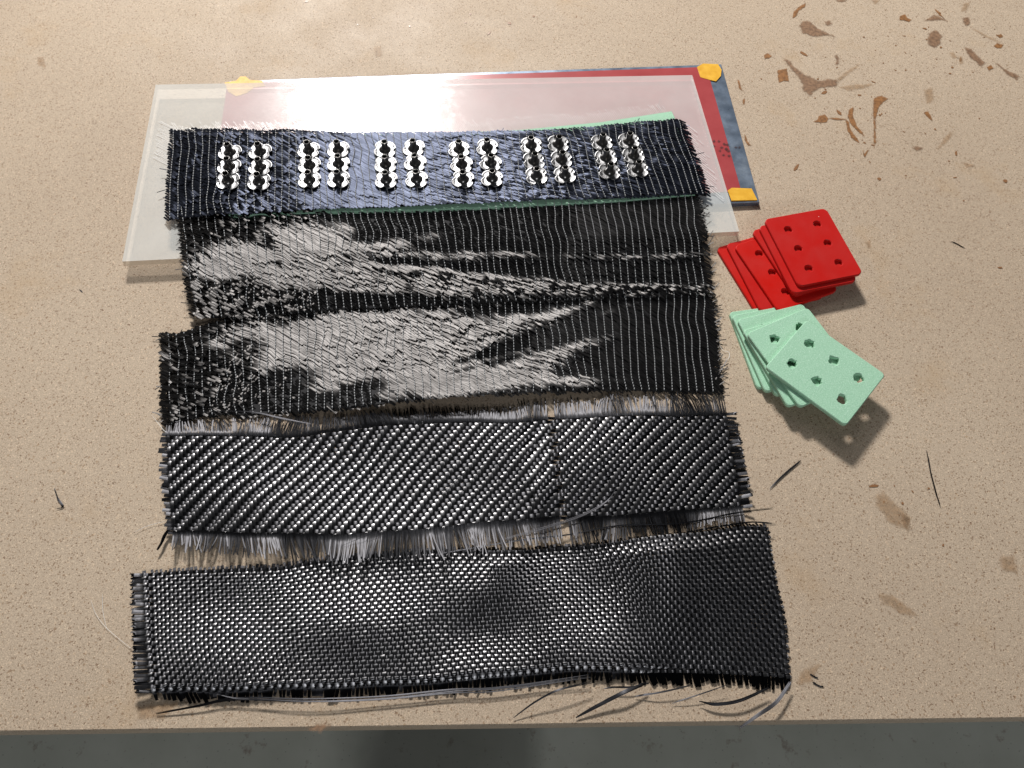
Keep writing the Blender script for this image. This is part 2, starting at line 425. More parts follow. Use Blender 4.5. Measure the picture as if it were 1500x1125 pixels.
# film edges follow the plate, inset on the right side
A = P(333, 122, ZP+.0004); B = P(1035, 98, ZP+.0004); C = P(1086, 280, ZP+.0004); D = A+(C-B)
film = slab('red_film', [A, D, C, B], .0003, MRED, ZP+.0004, bev=.00005)
tag(film, 'dull red film taped to the grey metal plate by yellow tape corners', 'film')
for (x, y) in [(1046,207),(1053,207),(1061,211),(1057,216),(1064,218),(1045,214),(1055,221),(1067,221),(1060,227),(1068,228),(1066,212)]:
    stain([(x-2.4, y), (x, y-1.9), (x+2.4, y), (x, y+1.9)], MDK, ZP+.0006, film, 'ink_mark')
for (x, y) in [(1078,216),(1083,216)]:
    stain([(x-2.2, y), (x, y-1.5), (x+2.4, y), (x, y+1.5)], MDK, ZP+.0002, plate, 'ink_mark')

def tape(pts, label, z=ZP+.0006, fold=None):
    w = P([p[0] for p in pts], [p[1] for p in pts], z)
    k = len(w); lo = w.copy(); lo[:, 2] -= .00018
    V = np.vstack([w, lo]); f = [list(range(k)), list(range(2*k-1, k-1, -1))]+[[i, k+i, k+(i+1) % k, (i+1) % k] for i in range(k)]
    if fold:
        i, j = fold; b = len(V)
        o2 = (w[j]-w[i]); nrm = np.array([o2[1], -o2[0], 0]); nrm /= np.linalg.norm(nrm)
        if nrm[1] > 0: nrm = -nrm
        V = np.vstack([V, w[i]+nrm*.0003, w[j]+nrm*.0003, w[i]+nrm*.0007-[0, 0, z-.0004], w[j]+nrm*.0007-[0, 0, z-.0004]])
        f += [[i, j, b+1, b], [b, b+1, b+3, b+2]]
    o = mk('yellow_tape', V, f, MTAPE, smooth=False)
    tag(o, label, 'tape', 'yellow tape holding the red film'); return o
tape([(1021,98),(1030,93),(1052,94),(1057,102),(1056,111),(1049,119),(1040,117),(1026,113)], 'torn piece of yellow tape at the far right corner of the red film')
tape([(1066,279),(1072,275),(1101,276),(1109,292),(1071,293)], 'folded yellow tape wrapped over the near right edge of the grey plate', fold=(4, 3))
tape([(329,121),(346,118),(352,112),(360,112),(366,117),(384,118),(388,126),(372,128),(362,136),(346,141),(334,134)], 'yellow tape at the far left corner partly under the milky slab')

ZS0, ZS = ZP+.0008, ZP+.0008+.0036       # slab bottom / top
sc = [P(*p, ZS) for p in ((228, 124), (179, 383), (1083, 339), (1014, 110))]
c = np.array(sc)[:, :2]
slabroot = empty('milky_slab', (float(c[:, 0].mean()), float(c[:, 1].mean()), 0))
tag(slabroot, 'translucent milky white plastic slab under the whole set, showing the red film through it', 'plastic slab')
def sheet(name, c, z, m):
    o = mk(name, [[*p, z] for p in c], [[0, 1, 2, 3]], m, smooth=False); return local(o, slabroot)
top = sheet('slab_face', c, ZS, MMILK)
ec = [[*p, z] for p in c for z in (ZS0, ZS-.00005)]
ef = [[0, 2, 3, 1], [2, 4, 5, 3], [4, 6, 7, 5], [6, 0, 1, 7]]
local(mk('slab_edge', ec, ef, MEDGE, smooth=False), slabroot)
# near edge line of the slab in the world, used to drape the cloth over it
SL0, SL1 = np.array(sc[1]), np.array(sc[2])
sd = (SL1-SL0)[:2]; sd /= np.linalg.norm(sd); sn = np.array([-sd[1], sd[0]])
def slab_side(x, y): return (x-SL0[0])*sn[0]+(y-SL0[1])*sn[1]     # >0: on the slab

# ------------------------------------------------------------------ cloth strips
class Strip:
    """patch between a far edge (top) and a near edge (bottom) given as photo outlines"""
    def __init__(s, top, bot, z):
        s.t = resamp(P([p[0] for p in top], [p[1] for p in top], z), 200)[:, :2]
        s.b = resamp(P([p[0] for p in bot], [p[1] for p in bot], z), 200)[:, :2]
        s.L = (np.linalg.norm(np.diff(s.t, axis=0), axis=1).sum()+np.linalg.norm(np.diff(s.b, axis=0), axis=1).sum())/2
        s.W = np.linalg.norm(s.t-s.b, axis=1).mean()
    def xy(s, a, b):
        u = np.clip(a/s.L, -.02, 1.02)*199; i = np.clip(np.floor(u).astype(int), 0, 198); f = (u-i)[..., None]
        T = s.t[i]*(1-f)+s.t[i+1]*f; B = s.b[i]*(1-f)+s.b[i+1]*f; w = (b/s.W)[..., None]
        return B*(1-w)+T*w
def blobs(px, py, L):
    m = np.zeros_like(px)
    for (cx, cy, rx, ry, ang, wt) in L:
        ca, sa = math.cos(math.radians(ang)), math.sin(math.radians(ang))
        dx, dy = px-cx, py-cy; u = (dx*ca+dy*sa)/rx; v = (-dx*sa+dy*ca)/ry
        m = m + wt*np.exp(-((u*u+v*v)**1.2)*.85)
    return m
def sreq(p, dx, dy):
    """slope along direction (dx,dy) at which a fibre mirrors the main lamp to the camera"""
    l = LAMP-p; l /= np.linalg.norm(l, axis=-1)[..., None]; vv = CAM-p; vv /= np.linalg.norm(vv, axis=-1)[..., None]
    h = l+vv
    return -(h[..., 0]*dx+h[..., 1]*dy)/h[..., 2]

def stitched(name, S, basez, bright, root, mfib, ang=-38, tow=.00105, stitch=.0039, phase=0.0, frayL=.002, frayW=.0012, dark=.36, noisew=.30, beads=True, fl=.2, fr=.8, fe=.3, cap=.0016):
    ca, sa = math.cos(math.radians(ang)), math.sin(math.radians(ang))
    acc = Acc(); st = .0007; info = []
    # lines p = k*perp ; param along dir
    perp = np.array([-sa, ca]); dirv = np.array([ca, sa])
    cs = [np.dot(perp, q_) for q_ in ((0, 0), (S.L, 0), (0, S.W), (S.L, S.W))]
    k = min(cs)
    while k < max(cs):
        w = tow*(.85+.4*rng.random()); k += w*.98
        # clip to rectangle
        t0, t1 = -9, 9
        for (o, dd, lo, hi) in ((perp[0]*k, dirv[0], -frayL*rng.random(), S.L+frayL*rng.random()), (perp[1]*k, dirv[1], -frayW*rng.random()**2, S.W+frayW*rng.random()**2)):
            x0, x1 = sorted(((lo-o)/dd, (hi-o)/dd)); t0 = max(t0, x0); t1 = min(t1, x1)
        if t1-t0 < .002: continue
        n_ = max(4, int((t1-t0)/st)); tt = np.linspace(t0, t1, n_)
        a = perp[0]*k+dirv[0]*tt; b = perp[1]*k+dirv[1]*tt
        wob = (vn(a*160, b*160, 3)-.5)*.0016 + (vn(a*500+k*9e3, b*500, 5)-.5)*.0004
        a = a+perp[0]*wob; b = b+perp[1]*wob
        xy = S.xy(a, b); zb = basez(xy[:, 0], xy[:, 1], a/S.L, b/S.W)
        p = np.c_[xy, zb]
        px, py = PX(p)
        bm = bright(px, py); m = bm + smooth(.0, .3, bm)*(noisew*2.6*(vn(np.full(n_, k*4000), tt*95, 2)-.5)+noisew*1.3*(vn(a*120, b*120, 8)-.5)+noisew*.5*(vn(a*600, b*600, 1)-.5))
        m = smooth(.04, 1.12, m)
        dxy = np.gradient(xy, axis=0); dl = np.linalg.norm(dxy, axis=1); dn = dxy/dl[:, None]
        sr = sreq(p, dn[:, 0], dn[:, 1]) 
        base_sl = np.gradient(zb)/dl
        away = np.where(np.abs(sr) > .24, 0, np.where(sr > 0, sr-dark, sr+dark)); info.append(sr.mean())
        mm = (1-m)**1.5; sl = np.clip(sr*(1-mm)+away*mm, -.6, .6)-base_sl*.8
        # facets: integrate the slope and let the height fall back between them
        s_l = np.concatenate([[0], np.cumsum(dl[1:])])
        per = .0065+.004*rng.random(); ph = (s_l/per+rng.random()+.7*vn(s_l*150, k*1e3, 4)) % 1.0
        z = np.zeros(n_); cur = 0.0; brk = [0]
        for i in range(1, n_):
            if ph[i] > ph[i-1]: cur += sl[i]*(s_l[i]-s_l[i-1])
            else:
                if abs(cur) > .0003: brk.append(i)
                else: cur += sl[i]*(s_l[i]-s_l[i-1]); z[i] = cur; continue
                cur = -cur*.25
            cur = max(-cap, min(cap, cur)); z[i] = cur
        c3 = np.c_[xy, zb+z]
        brk.append(n_); sv = rng.random()
        for q0, q1 in zip(brk[:-1], brk[1:]):
            if q1-q0 < 3: continue
            seg = c3[q0:q1]; ext = seg[0]-(seg[1]-seg[0])*.9; ext2 = seg[-1]+(seg[-1]-seg[-2])*.9
            ribbon(acc, np.vstack([ext, seg, ext2]), w*.96, w*.13, seedv=sv)
    print('SREQ', name, np.mean(info), min(info), max(info))
    o = acc.build('fibres', mfib, root, kind='stuff')
    # backing layer of the cloth (fibres running the other way show only as black)
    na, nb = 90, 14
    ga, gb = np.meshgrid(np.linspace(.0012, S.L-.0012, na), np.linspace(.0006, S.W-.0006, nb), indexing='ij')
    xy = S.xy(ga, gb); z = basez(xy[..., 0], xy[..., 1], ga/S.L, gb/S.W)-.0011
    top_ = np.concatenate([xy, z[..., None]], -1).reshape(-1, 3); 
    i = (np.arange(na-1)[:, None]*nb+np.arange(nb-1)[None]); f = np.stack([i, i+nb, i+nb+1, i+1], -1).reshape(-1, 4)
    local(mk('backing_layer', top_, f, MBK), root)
    # frayed ends of the under layer
    ac2 = Acc()
    for side in (0, 1):
        for _ in range(int(S.W/.0009*(fl if side == 0 else fr))):
            b = rng.random()*S.W; a = 0 if side == 0 else S.L; L_ = .002+.004*rng.random()**2
            dd = (-1 if side == 0 else 1); sl_ = rng.normal(.3, .5)
            tt = np.linspace(-.4, 1, 5); aa = a+dd*L_*tt; bb = np.clip(b+dd*L_*tt*sl_, -.001, S.W+.001)
            xy = S.xy(aa, bb); z = basez(xy[:, 0], xy[:, 1], aa/S.L, bb/S.W)+.0002*rng.random()-.0003+.001*rng.random()*np.maximum(tt, 0)
            ribbon(ac2, np.c_[xy, z], .0005, .0001, prof=np.array([-1, 0, 1.0]))
    for side in (0, 1):
        for _ in range(int(S.L/.0035*fe)):
            a = rng.random()*S.L; b = 0 if side == 0 else S.W; L_ = .001+.002*rng.random()**2
            dd = (-1 if side == 0 else 1)
            tt = np.linspace(-.6, 1, 5); bb = b+dd*L_*tt; aa = a+L_*tt*rng.normal(.8, .4)
            xy = S.xy(aa, bb); z = basez(xy[:, 0], xy[:, 1], aa/S.L, np.clip(bb/S.W, 0, 1))+.0006*rng.random()
            ribbon(ac2, np.c_[xy, z], .0004, .0001, prof=np.array([-1, 0, 1.0]))
    ac2.build('frayed_ends', mfib, root, kind='stuff')
    if beads:
        ac3 = Acc(); a = phase+stitch*.5
        while a < S.L-.001:
            nbd = int(S.W/.00155); bs = (np.arange(nbd)+.5)*S.W/nbd
            aw = a+(vn(bs*90, np.full(nbd, a*60), 6)-.5)*.0022
            hl = .00062; 
            for b_, a_ in zip(bs, aw):
                bb = np.array([b_-hl, b_-hl*.4, b_+hl*.4, b_+hl]); aa = np.full(4, a_)+np.array([-1, -.3, .3, 1])*.00006
                xy = S.xy(aa, bb); z = basez(xy[:, 0], xy[:, 1], aa/S.L, bb/S.W)+np.array([.0002, .0009, .0009, .0002])
                tube(ac3, np.c_[xy, z], np.array([.00008, .00024, .00024, .00010]), 5)
            a += stitch*(.94+.12*rng.random())
        ac3.build('stitching', MTH, root, kind='stuff')

def cloth_root(name, S, z, label, cat='cloth strip', group=None):
    c = S.xy(np.array([S.L/2]), np.array([S.W/2]))[0]
    r = empty(name, (float(c[0]), float(c[1]), z)); tag(r, label, cat, group); return r

# strips two and three: loose stitched carbon
S2 = Strip([(268,314),(400,307),(500,302),(700,294),(850,289),(1016,290)], [(283,465),(380,464),(480,453),(620,447),(740,441),(850,438),(1043,431)], .004)
def z2(x, y, u, v):
    s = slab_side(x, y)
    return .0022+(ZS+.0002)*np.clip((s+.038)/.038, 0, 1) + .0003*(1-v)**2 + .0004*np.sin(u*17+v*3)*np.sin(v*3.1) 
B2 = [(440,345,55,26,0,1),(395,372,110,24,-14,1),(330,372,50,20,-10,1),(520,388,110,24,0,1),(460,410,150,20,5,.8),(540,362,60,8,-4,.9),
      (620,412,110,22,0,1),(720,418,110,16,5,.9),(650,378,60,7,4,.7),(740,374,80,6,2,.7),(840,424,120,9,1,.9),(960,426,90,7,-1,.9),(1010,374,50,5,-4,.7),(920,378,60,5,0,.5),
      (640,345,45,6,-5,.45),(370,349,9,8,0,-1.1),(397,357,11,11,0,-1.2),(410,384,9,6,0,-.8),(500,378,10,40,80,-.3),(590,384,40,7,0,-1.0),(680,392,50,7,4,-.7),
      (400,450,110,12,-3,-1.0),(350,432,30,14,-40,-.7),(520,440,60,9,0,-.8),(600,432,18,10,0,-.5),(480,423,20,6,-30,-.6),(1033,428,14,8,0,.8)]
r2 = cloth_root('stitched_cloth', S2, .002, 'upper of the two loose black stitched carbon strips, its far edge on the milky slab', group='loose stitched carbon cloth strips')
stitched('s2', S2, z2, lambda x, y: blobs(x, y, B2), r2, MC, fr=.4)
S3 = Strip([(239,489),(262,490),(300,476),(380,455),(480,444),(620,438),(740,432),(900,430),(1042,430)], [(241,626),(300,609),(420,607),(500,603),(600,595),(700,586),(800,578),(900,573),(980,573),(1056,575)], .002)
def z3(x, y, u, v):
    return .0018 + .006*np.exp(-((u-.48)/.24)**2)*(1-smooth(0, .35, v)) + .0006*np.sin(u*15+1+v*4)*np.sin(v*3.1)
B3 = [(470,500,110,34,-6,1),(340,492,60,12,-22,.8),(420,520,60,14,-30,.7),(600,470,150,22,-4,1),(590,510,140,30,0,1),(520,540,70,18,-15,.8),(640,550,120,26,-4,1),
      (740,558,120,14,-8,1),(700,490,120,14,-14,.8),(800,468,90,7,-20,.6),(800,525,80,9,-18,1),(850,560,50,8,-2,.8),(480,575,26,12,20,.5),(760,505,100,6,-16,-1.2),
      (850,540,60,8,-10,-.7),(560,458,14,8,0,-.4),(640,508,8,5,0,-.5),(690,540,60,4,-14,-.6),(720,456,90,6,-4,-.5),(245,520,12,40,0,.35),(255,565,20,16,30,.35),(540,565,40,10,-10,-.5),
      (360,580,120,22,0,-.6),(900,455,50,4,-20,.3)]
r3 = cloth_root('stitched_cloth', S3, .001, 'lower of the two loose black stitched carbon strips, curled up along its near edge', group='loose stitched carbon cloth strips')
stitched('s3', S3, z3, lambda x, y: blobs(x, y, B3), r3, MC, phase=.001)

# strip one: resin bonded on foam, carrying the tee nuts
ZC = .0135
S1 = Strip([(248,186),(300,187),(400,189),(500,192),(600,193),(700,191),(800,189),(880,183),(940,177),(1003,170)],
           [(238,315),(300,312),(400,309),(480,303),(600,300),(700,294),(800,290),(900,288),(1000,283),(1042,281)], ZC)
def z1(x, y, u, v): return ZC-.001 - .003*smooth(.12, 0, u)*(1-.5*v) - .002*smooth(.97, 1, u) + .0003*np.sin(u*30)
B1 = [(600,240,120,90,0,1.0),(700,250,110,90,0,.75),(520,270,70,60,0,.7),(800,255,70,60,0,.5),(900,230,60,60,0,.38),(400,250,110,70,0,.30),(960,240,50,60,0,.22)]
r1 = cloth_root('nut_panel_cloth', S1, .009, 'blue black resin stiffened carbon strip on the slab carrying all the tee nuts', 'cloth strip')
stitched('s1', S1, z1, lambda x, y: blobs(x, y, B1), r1, MCB, tow=.0011, dark=.26, cap=.0007, noisew=.34, frayL=.0006, frayW=.0006, fl=.05, fr=.05, fe=.08)

# foam core and white glass cloth below strip one
MFOAM = mat('green_foam', (.36, .62, .44), .75, 0, .25); t = NT(MFOAM)
v = t.coord(); g = t.noise(v, 1800, 3, .7); t.l(t.ramp(g, [(.3, (.30, .55, .38)), (.55, (.38, .64, .46)), (.72, (.58, .80, .66))]), t.b.inputs['Base Color']); t.bump(g, .6, .0003)
vo = t.n('ShaderNodeTexVoronoi', _Scale=900.0); t.l(v, vo.inputs['Vector']); 
fc = [(330,199),(400,197),(600,198),(760,191),(880,180),(984,164),(988,172),(1005,230),(1018,286),(900,296),(760,303),(640,308),(500,311),(335,317)]
fw_ = P([p[0] for p in fc], [p[1] for p in fc], ZC-.0035)
foam = slab('foam_core', fw_, .0020, MFOAM, ZC-.0029)
tag(foam, 'thin green foam strip showing at the edges beneath the carbon strip with nuts', 'foam')
gr = empty('glass_cloth', (float(fw_[:, 0].mean()), float(fw_[:, 1].mean()), ZS)); tag(gr, 'white glass cloth fringe sticking out beneath the foam and carbon strip with nuts', 'glass cloth')
MGL = milky('glass_fibre', .45, (.85, .85, .85), .2, blotch=False)
acc = Acc()
def gfringe(edge, dx, dy, n_, jit=.25, width=.0004):
    e = P([p[0] for p in edge], [p[1] for p in edge], ZS+.0004); e = resamp(e, n_)
    for p in e:
        k_ = 1+jit*(rng.random()-.5)*2
        q0 = p; px, py = PX(p); q1 = P(px+dx*k_, py+dy*k_, ZS+.0004+.0006*rng.random())
        ribbon(acc, resamp([q0, q1], 5), width*(.7+.6*rng.random()), .00008, prof=np.array([-1, 0, 1.0]))
gfringe([(262,204),(400,200),(600,202),(760,196),(900,184),(985,176)], -14, -20, 260)
gfringe([(270,196),(262,250)], -34, -18, 26, .15)
gfringe([(1003,180),(1035,275)], 18, 14, 22, .5)
gfringe([(900,292),(1010,287)], 10, 6, 20, .5)
o = acc.build('glass_fibres', MGL, gr, kind='stuff')
#core = mk('glass_weave', P([240+22,990,1025,262], [204,184,280,306], ZS+.0003), [[0, 1, 2, 3]], MGL, smooth=False); local(core, gr)

# ------------------------------------------------------------------ tee nuts
MCHR = mat('plated_steel', (.26, .26, .265), .38, 1.0)
MBAR = mat('dark_oiled_steel', (.16, .155, .15), .28, 1.0)
def lathe(prof, k=20):
    V = []; f = []
    for r, z in prof:
        for i in range(k): a = 2*math.pi*i/k; V.append((r*math.cos(a), r*math.sin(a), z))
    for j in range(len(prof)-1):
        for i in range(k): i2 = (i+1) % k; f.append([j*k+i, j*k+i2, (j+1)*k+i2, (j+1)*k+i])
    return V, f
def flange():
    K = 64; V = []; R = .0063
    def rad(a):
        r = R
        for c0 in (-math.pi/2, 0, math.pi/2, math.pi):
            dd = abs((a-c0+math.pi) % (2*math.pi)-math.pi)
            if dd < .12: r = R*.80
            elif dd < .24: r = R*(.80+.20*(dd-.12)/.12)
        return r*(1-.04*math.cos(4*a))
    rings = [(0.28, 0.0008), (.5, .0006), (.75, .0006), (.93, .0007), (1.0, .0009), (1.0, .0004), (.75, 0.0), (.28, .0)]
    for s_, z in rings:
        for i in range(K): a = 2*math.pi*i/K; r = rad(a)*s_ if s_ > .6 else R*s_; V.append((r*math.cos(a), r*math.sin(a), z))
    f = []
    for j in range(len(rings)-1):
        for i in range(K): i2 = (i+1) % K; f.append([j*K+i, j*K+i2, (j+1)*K+i2, (j+1)*K+i])
    return V, f
def barrel():
    pr = [(.0034, .0006), (.0029, .0009), (.0023, .0016), (.0020, .0024), (.00185, .0031), (.00182, .0062), (.00172, .0066), (.00145, .0066), (.0013, .0063)]
    for i in range(9): z = .0061-i*.0006; pr.append((.0013 if i % 2 else .00118, z))
    pr.append((.0, .0009)); return lathe(pr)
def prong(a):
    ca, sa = math.cos(a), math.sin(a); r = .0043; w_ = .0006; T = .0003
    out = []
    for (rr, ww, z) in ((r, w_, .0008), (r+.0004, w_*.9, .0017), (r+.0006, w_*.15, .0026)):
        for (dr, dw) in ((0, -1), (0, 1), (T, 1), (T, -1)):
            x = rr+dr; y = dw*ww; out.append((x*ca-y*sa, x*sa+y*ca, z))
    f = [[0, 1, 5, 4], [1, 2, 6, 5], [2, 3, 7, 6], [3, 0, 4, 7], [4, 5, 9, 8], [5, 6, 10, 9], [6, 7, 11, 10], [7, 4, 8, 11], [8, 9, 10, 11]]
    return out, f
col_x = {  # photo pixel of the barrel tops for each column of three
 1: [(331,217),(330,238),(328,259)], 2: [(376,216),(376,239),(374,260)],
 3: [(448,214),(449,236),(449,258)], 4: [(492,213),(492,234),(492,257)],
 5: [(561,213),(562,235),(563,258)], 6: [(604,211),(606,233),(608,257)],
 7: [(671,213),(675,235),(677,257)], 8: [(713,210),(718,233),(720,256)],
 9: [(778,207),(782,230),(786,252)], 10: [(818,205),(823,228),(828,251)],
 11: [(883,203),(889,225),(894,246)], 12: [(923,201),(930,222),(936,243)] }
pairs = ['first', 'second', 'third', 'fourth', 'fifth', 'sixth']
me_fl = me_ba = None; me_pr = {}
ZN = ZC-.0003
for ci in range(1, 13):
    for ri, (x, y) in enumerate(col_x[ci]):
        xx, yy = x+1, y-6
        p = P(xx, yy, ZN+.0066); z0 = ZN
        r = empty('tee_nut', (float(p[0]), float(p[1]), z0), random.uniform(-.12, .12)+(-.05 if ci < 9 else .12))
        r.rotation_euler.x = random.uniform(-.05, .05); r.rotation_euler.y = random.uniform(-.05, .05)
        lab = 'steel tee nut, %s in the %s column of the %s pair from the left' % (['farthest', 'middle', 'nearest'][ri], ['left', 'right'][(ci-1) % 2], pairs[(ci-1)//2])
        tag(r, lab, 'tee nut', 'steel tee nuts on the blue black carbon strip')
        if me_fl is None:
            a = mk('flange', *flange(), MCHR, r); me_fl = a.data
            b = mk('barrel', *barrel(), MBAR, r); me_ba = b.data
            for k in range(4):
                o = mk('prong', *prong(math.pi/2*k+.38), MCHR, r, smooth=False); me_pr[k] = o.data
        else:
            link(bpy.data.objects.new('flange', me_fl), r); link(bpy.data.objects.new('barrel', me_ba), r)
            for k in range(4): link(bpy.data.objects.new('prong', me_pr[k]), r)

# ------------------------------------------------------------------ woven strips
def woven(S, basez, root, p=.0020, top_f=(.004, .009), bot_f=(.008, .012), left_f=.003, right_f=.004, topfn=None, botfn=None, loose=0.0, splits=3, plain=False, amp=.00028, gaps=(), mfr=None, curl=.85):
    mfr = mfr or MFR
    nw = int(S.L/p); nf = int(S.W/p); pa = S.L/nw; pb = S.W/nf
    over = (lambda i, j: ((i+j) % 2) == 0) if plain else (lambda i, j: ((i-j+400) % 4) < 2)
    warp, weft, fr = Acc(), Acc(), Acc()
    def wav(a, b):    # slow in-plane drift of the tows
        return a+(vn(a*60, b*60, 11)-.5)*.0016+(vn(a*22, b*30, 13)-.5)*.003, b+(vn(a*50, b*70, 12)-.5)*.0016+(vn(a*18, b*20, 14)-.5)*.003
    def place(a, b, dz):
        a2, b2 = wav(a, b); xy = S.xy(a2, b2); return np.c_[xy, basez(xy[:, 0], xy[:, 1], a/S.L, b/S.W)+dz]
    sub = 5
    for i in range(nw):
        if i in gaps: continue
        a = (i+.5)*pa
        bs = (np.arange(nf*sub+1))/sub*pb
        # height by crossing
        cz = np.array([amp if over(i, j) else -amp for j in range(nf)])+rng.normal(0, amp*.13, nf); cb = (np.arange(nf)+.5)*pb
        dz = np.interp(bs, cb, cz)
        dz = np.convolve(np.pad(dz, 2, 'edge'), [.12, .22, .32, .22, .12], 'valid')
        # floats arch up: add a crown over each pair
        aa = np.full(len(bs), a)+(rng.random()-.5)*.0002
        ribbon(warp, place(aa, bs, dz+(rng.random()-.5)*.00006), pa*(.90+.1*rng.random()), .00010, seedv=rng.random(), prof=PROF)
    for j in range(nf):
        b = (j+.5)*pb; n2 = nw*4+1; as_ = np.arange(n2)/4*pa
        cz = np.array([-amp if over(i, j) else amp for i in range(nw)]); ca_ = (np.arange(nw)+.5)*pa
        dz = np.interp(as_, ca_, cz); dz = np.convolve(np.pad(dz, 1, 'edge'), [.25, .5, .25], 'valid')
        l0 = left_f*(.6+.8*rng.random()); l1 = right_f*(.6+.8*rng.random())
        ex0 = np.linspace(-l0, 0, 6)[:-1]; ex1 = np.linspace(S.L, S.L+l1, 6)[1:]
        e0 = place(np.array([0.0]), np.array([b]), 0)[0]; e1 = place(np.array([S.L]), np.array([b]), 0)[0]
        h0 = np.clip(float(sreq(e0, -1.0, 0.0))*rng.uniform(.2, 1.3), -.5, .5); h1 = np.clip(float(sreq(e1, 1.0, 0.0))*rng.uniform(.0, .9), -.5, .35)
        A_ = np.concatenate([ex0, as_, ex1]); dz = np.concatenate([np.maximum(dz[0]-h0*ex0, -e0[2]+.0004), dz, np.maximum(dz[-1]+h1*(ex1-S.L), -e1[2]+.0004)])
        bb = np.full(len(A_), b); sk = (rng.random()-.5)*.0012
        bb = bb+np.where(A_ < 0, sk*(-A_/left_f), 0)+np.where(A_ > S.L, sk*((A_-S.L)/right_f), 0)
        ribbon(weft, place(A_, bb, dz), pb*(.80+.1*rng.random()), .00014, seedv=rng.random())
    # fringe of loose warp ends: each tow splits into thinner bundles
    for side, fn in ((1, topfn), (0, botfn)):
        lean = 0
        for i in range(nw):
            if i in gaps: continue
            a = (i+.5)*pa; L0 = fn(a/S.L)
            if L0 <= 0: continue
            lean = .85*lean+rng.normal(0, .08)
            for s_ in range(splits):
                off = (s_-(splits-1)/2)*pa/splits; L_ = L0*(.62+.5*rng.random()+.15*(vn(a*300, side*3.3, 41)-.5))
                tt = np.linspace(-.0015/L_, 1, 8); b = (S.W+L_*tt) if side else (-L_*tt)
                sway = lean+rng.normal(0, .10)
                aa = a+off+sway*L_*np.maximum(tt, 0)**1.3
                p0 = place(np.array([a]), np.array([S.W if side else 0.0]), 0)
                sr_ = float(sreq(p0, 0.0, 1.0)[0])*(1 if side else -1)
                g = vn(a*110, side*7.7, 31)*1.1+.15*rng.normal()+.3
                zz = np.maximum(tt, 0)*L_*sr_*np.clip(g, 0, 1.3)*curl + .0003*rng.random()+.0004
                if curl == 0: zz = -np.maximum(tt, 0)*(p0[0, 2]-.0006)*.85+.0002*rng.random()
                zz = np.maximum(zz, -p0[0, 2]+.0004)
                ribbon(fr, place(aa, b, zz), pa/splits*(.75+.5*rng.random())*np.linspace(1, .75, 8), .00006, seedv=rng.random(), prof=np.array([-1, 0, 1.0]))
    for uu in (.1, .5, .9): print('WSREQ', sreq(S.xy(np.array([uu*S.L]), np.array([S.W/2])).tolist()[0]+[.002] if 0 else np.r_[S.xy(np.array([uu*S.L]), np.array([S.W/2]))[0], .002], 0.0, 1.0))
    warp.build('warp_tows', MCW, root, kind='stuff'); weft.build('weft_tows', MCF, root, kind='stuff'); fr.build('fringe', mfr, root, kind='stuff')

S4 = Strip([(250,636),(350,634),(450,634),(560,622),(700,612),(790,609),(850,607),(950,602),(1062,605)],
           [(252,780),(330,784),(420,788),(500,787),(600,778),(700,770),(800,765),(900,758),(1000,750),(1088,742)], .002)
def z4(x, y, u, v):
    return .0022 + .0016*np.sin(u*9+.5+v*1.5)*np.sin(v*2.6+.3) + .0012*np.exp(-((u-.64)/.02)**2)*np.sin(v*6) + .0012*smooth(.6, 1, v)*smooth(.3, 0, u) + .0012*np.exp(-(((u-.8)/.06)**2+((v-.75)/.3)**2))
r4 = cloth_root('woven_cloth', S4, .001, 'woven twill carbon strip with long loose fringes on both long edges', group='woven carbon cloth strips')
woven(S4, z4, r4, p=.00172, left_f=.003, right_f=.006, splits=3,
      topfn=lambda u: .0085 if u < .25 else (.007 if u < .62 else .0105), botfn=lambda u: np.interp(u, [0, .2, .45, .64, .66, 1], [.008, .011, .013, .011, .011, .008]), gaps=(99, 100))
S5 = Strip([(212,838),(300,832),(420,827),(500,820),(640,806),(760,801),(850,797),(950,786),(1050,776),(1122,770)],
           [(221,1012),(300,1013),(400,1012),(500,1006),(600,1000),(700,994),(800,988),(900,981),(1000,982),(1100,985),(1160,988)], .002)
def z5(x, y, u, v):
    vv = np.clip(v, 0, 1)
    dk = np.clip(smooth(.70, .84, u)+.75*np.exp(-((u-.565+.10*(1-vv))/.045)**2)*smooth(.3, .7, vv), 0, 1)
    lit = np.interp(vv, [0, .05, .5, 1], [.0010, .0034, .0019, 0])+.0007*np.sin(u*21+vv*3)*np.sin(vv*3.1)+.0006*np.sin(u*9+1-vv*5)*np.sin(vv*3.1)
    dark_ = np.interp(vv, [0, .6, .88, 1], [0, .0056, .0072, .0050])
    return .0012 + lit*(1-dk) + dark_*dk*np.interp(u, [.5, .7, .78, 1], [.5, .9, 1.1, .12])
r5 = cloth_root('woven_cloth', S5, .001, 'nearest woven carbon strip along the front of the board with short frayed edges', group='woven carbon cloth strips')
woven(S5, z5, r5, p=.00165, left_f=.0075, right_f=.0007, splits=1, topfn=lambda u: .0018, botfn=lambda u: .0042, plain=True, mfr=MFD, curl=0.0, amp=.00027, gaps=(1,))

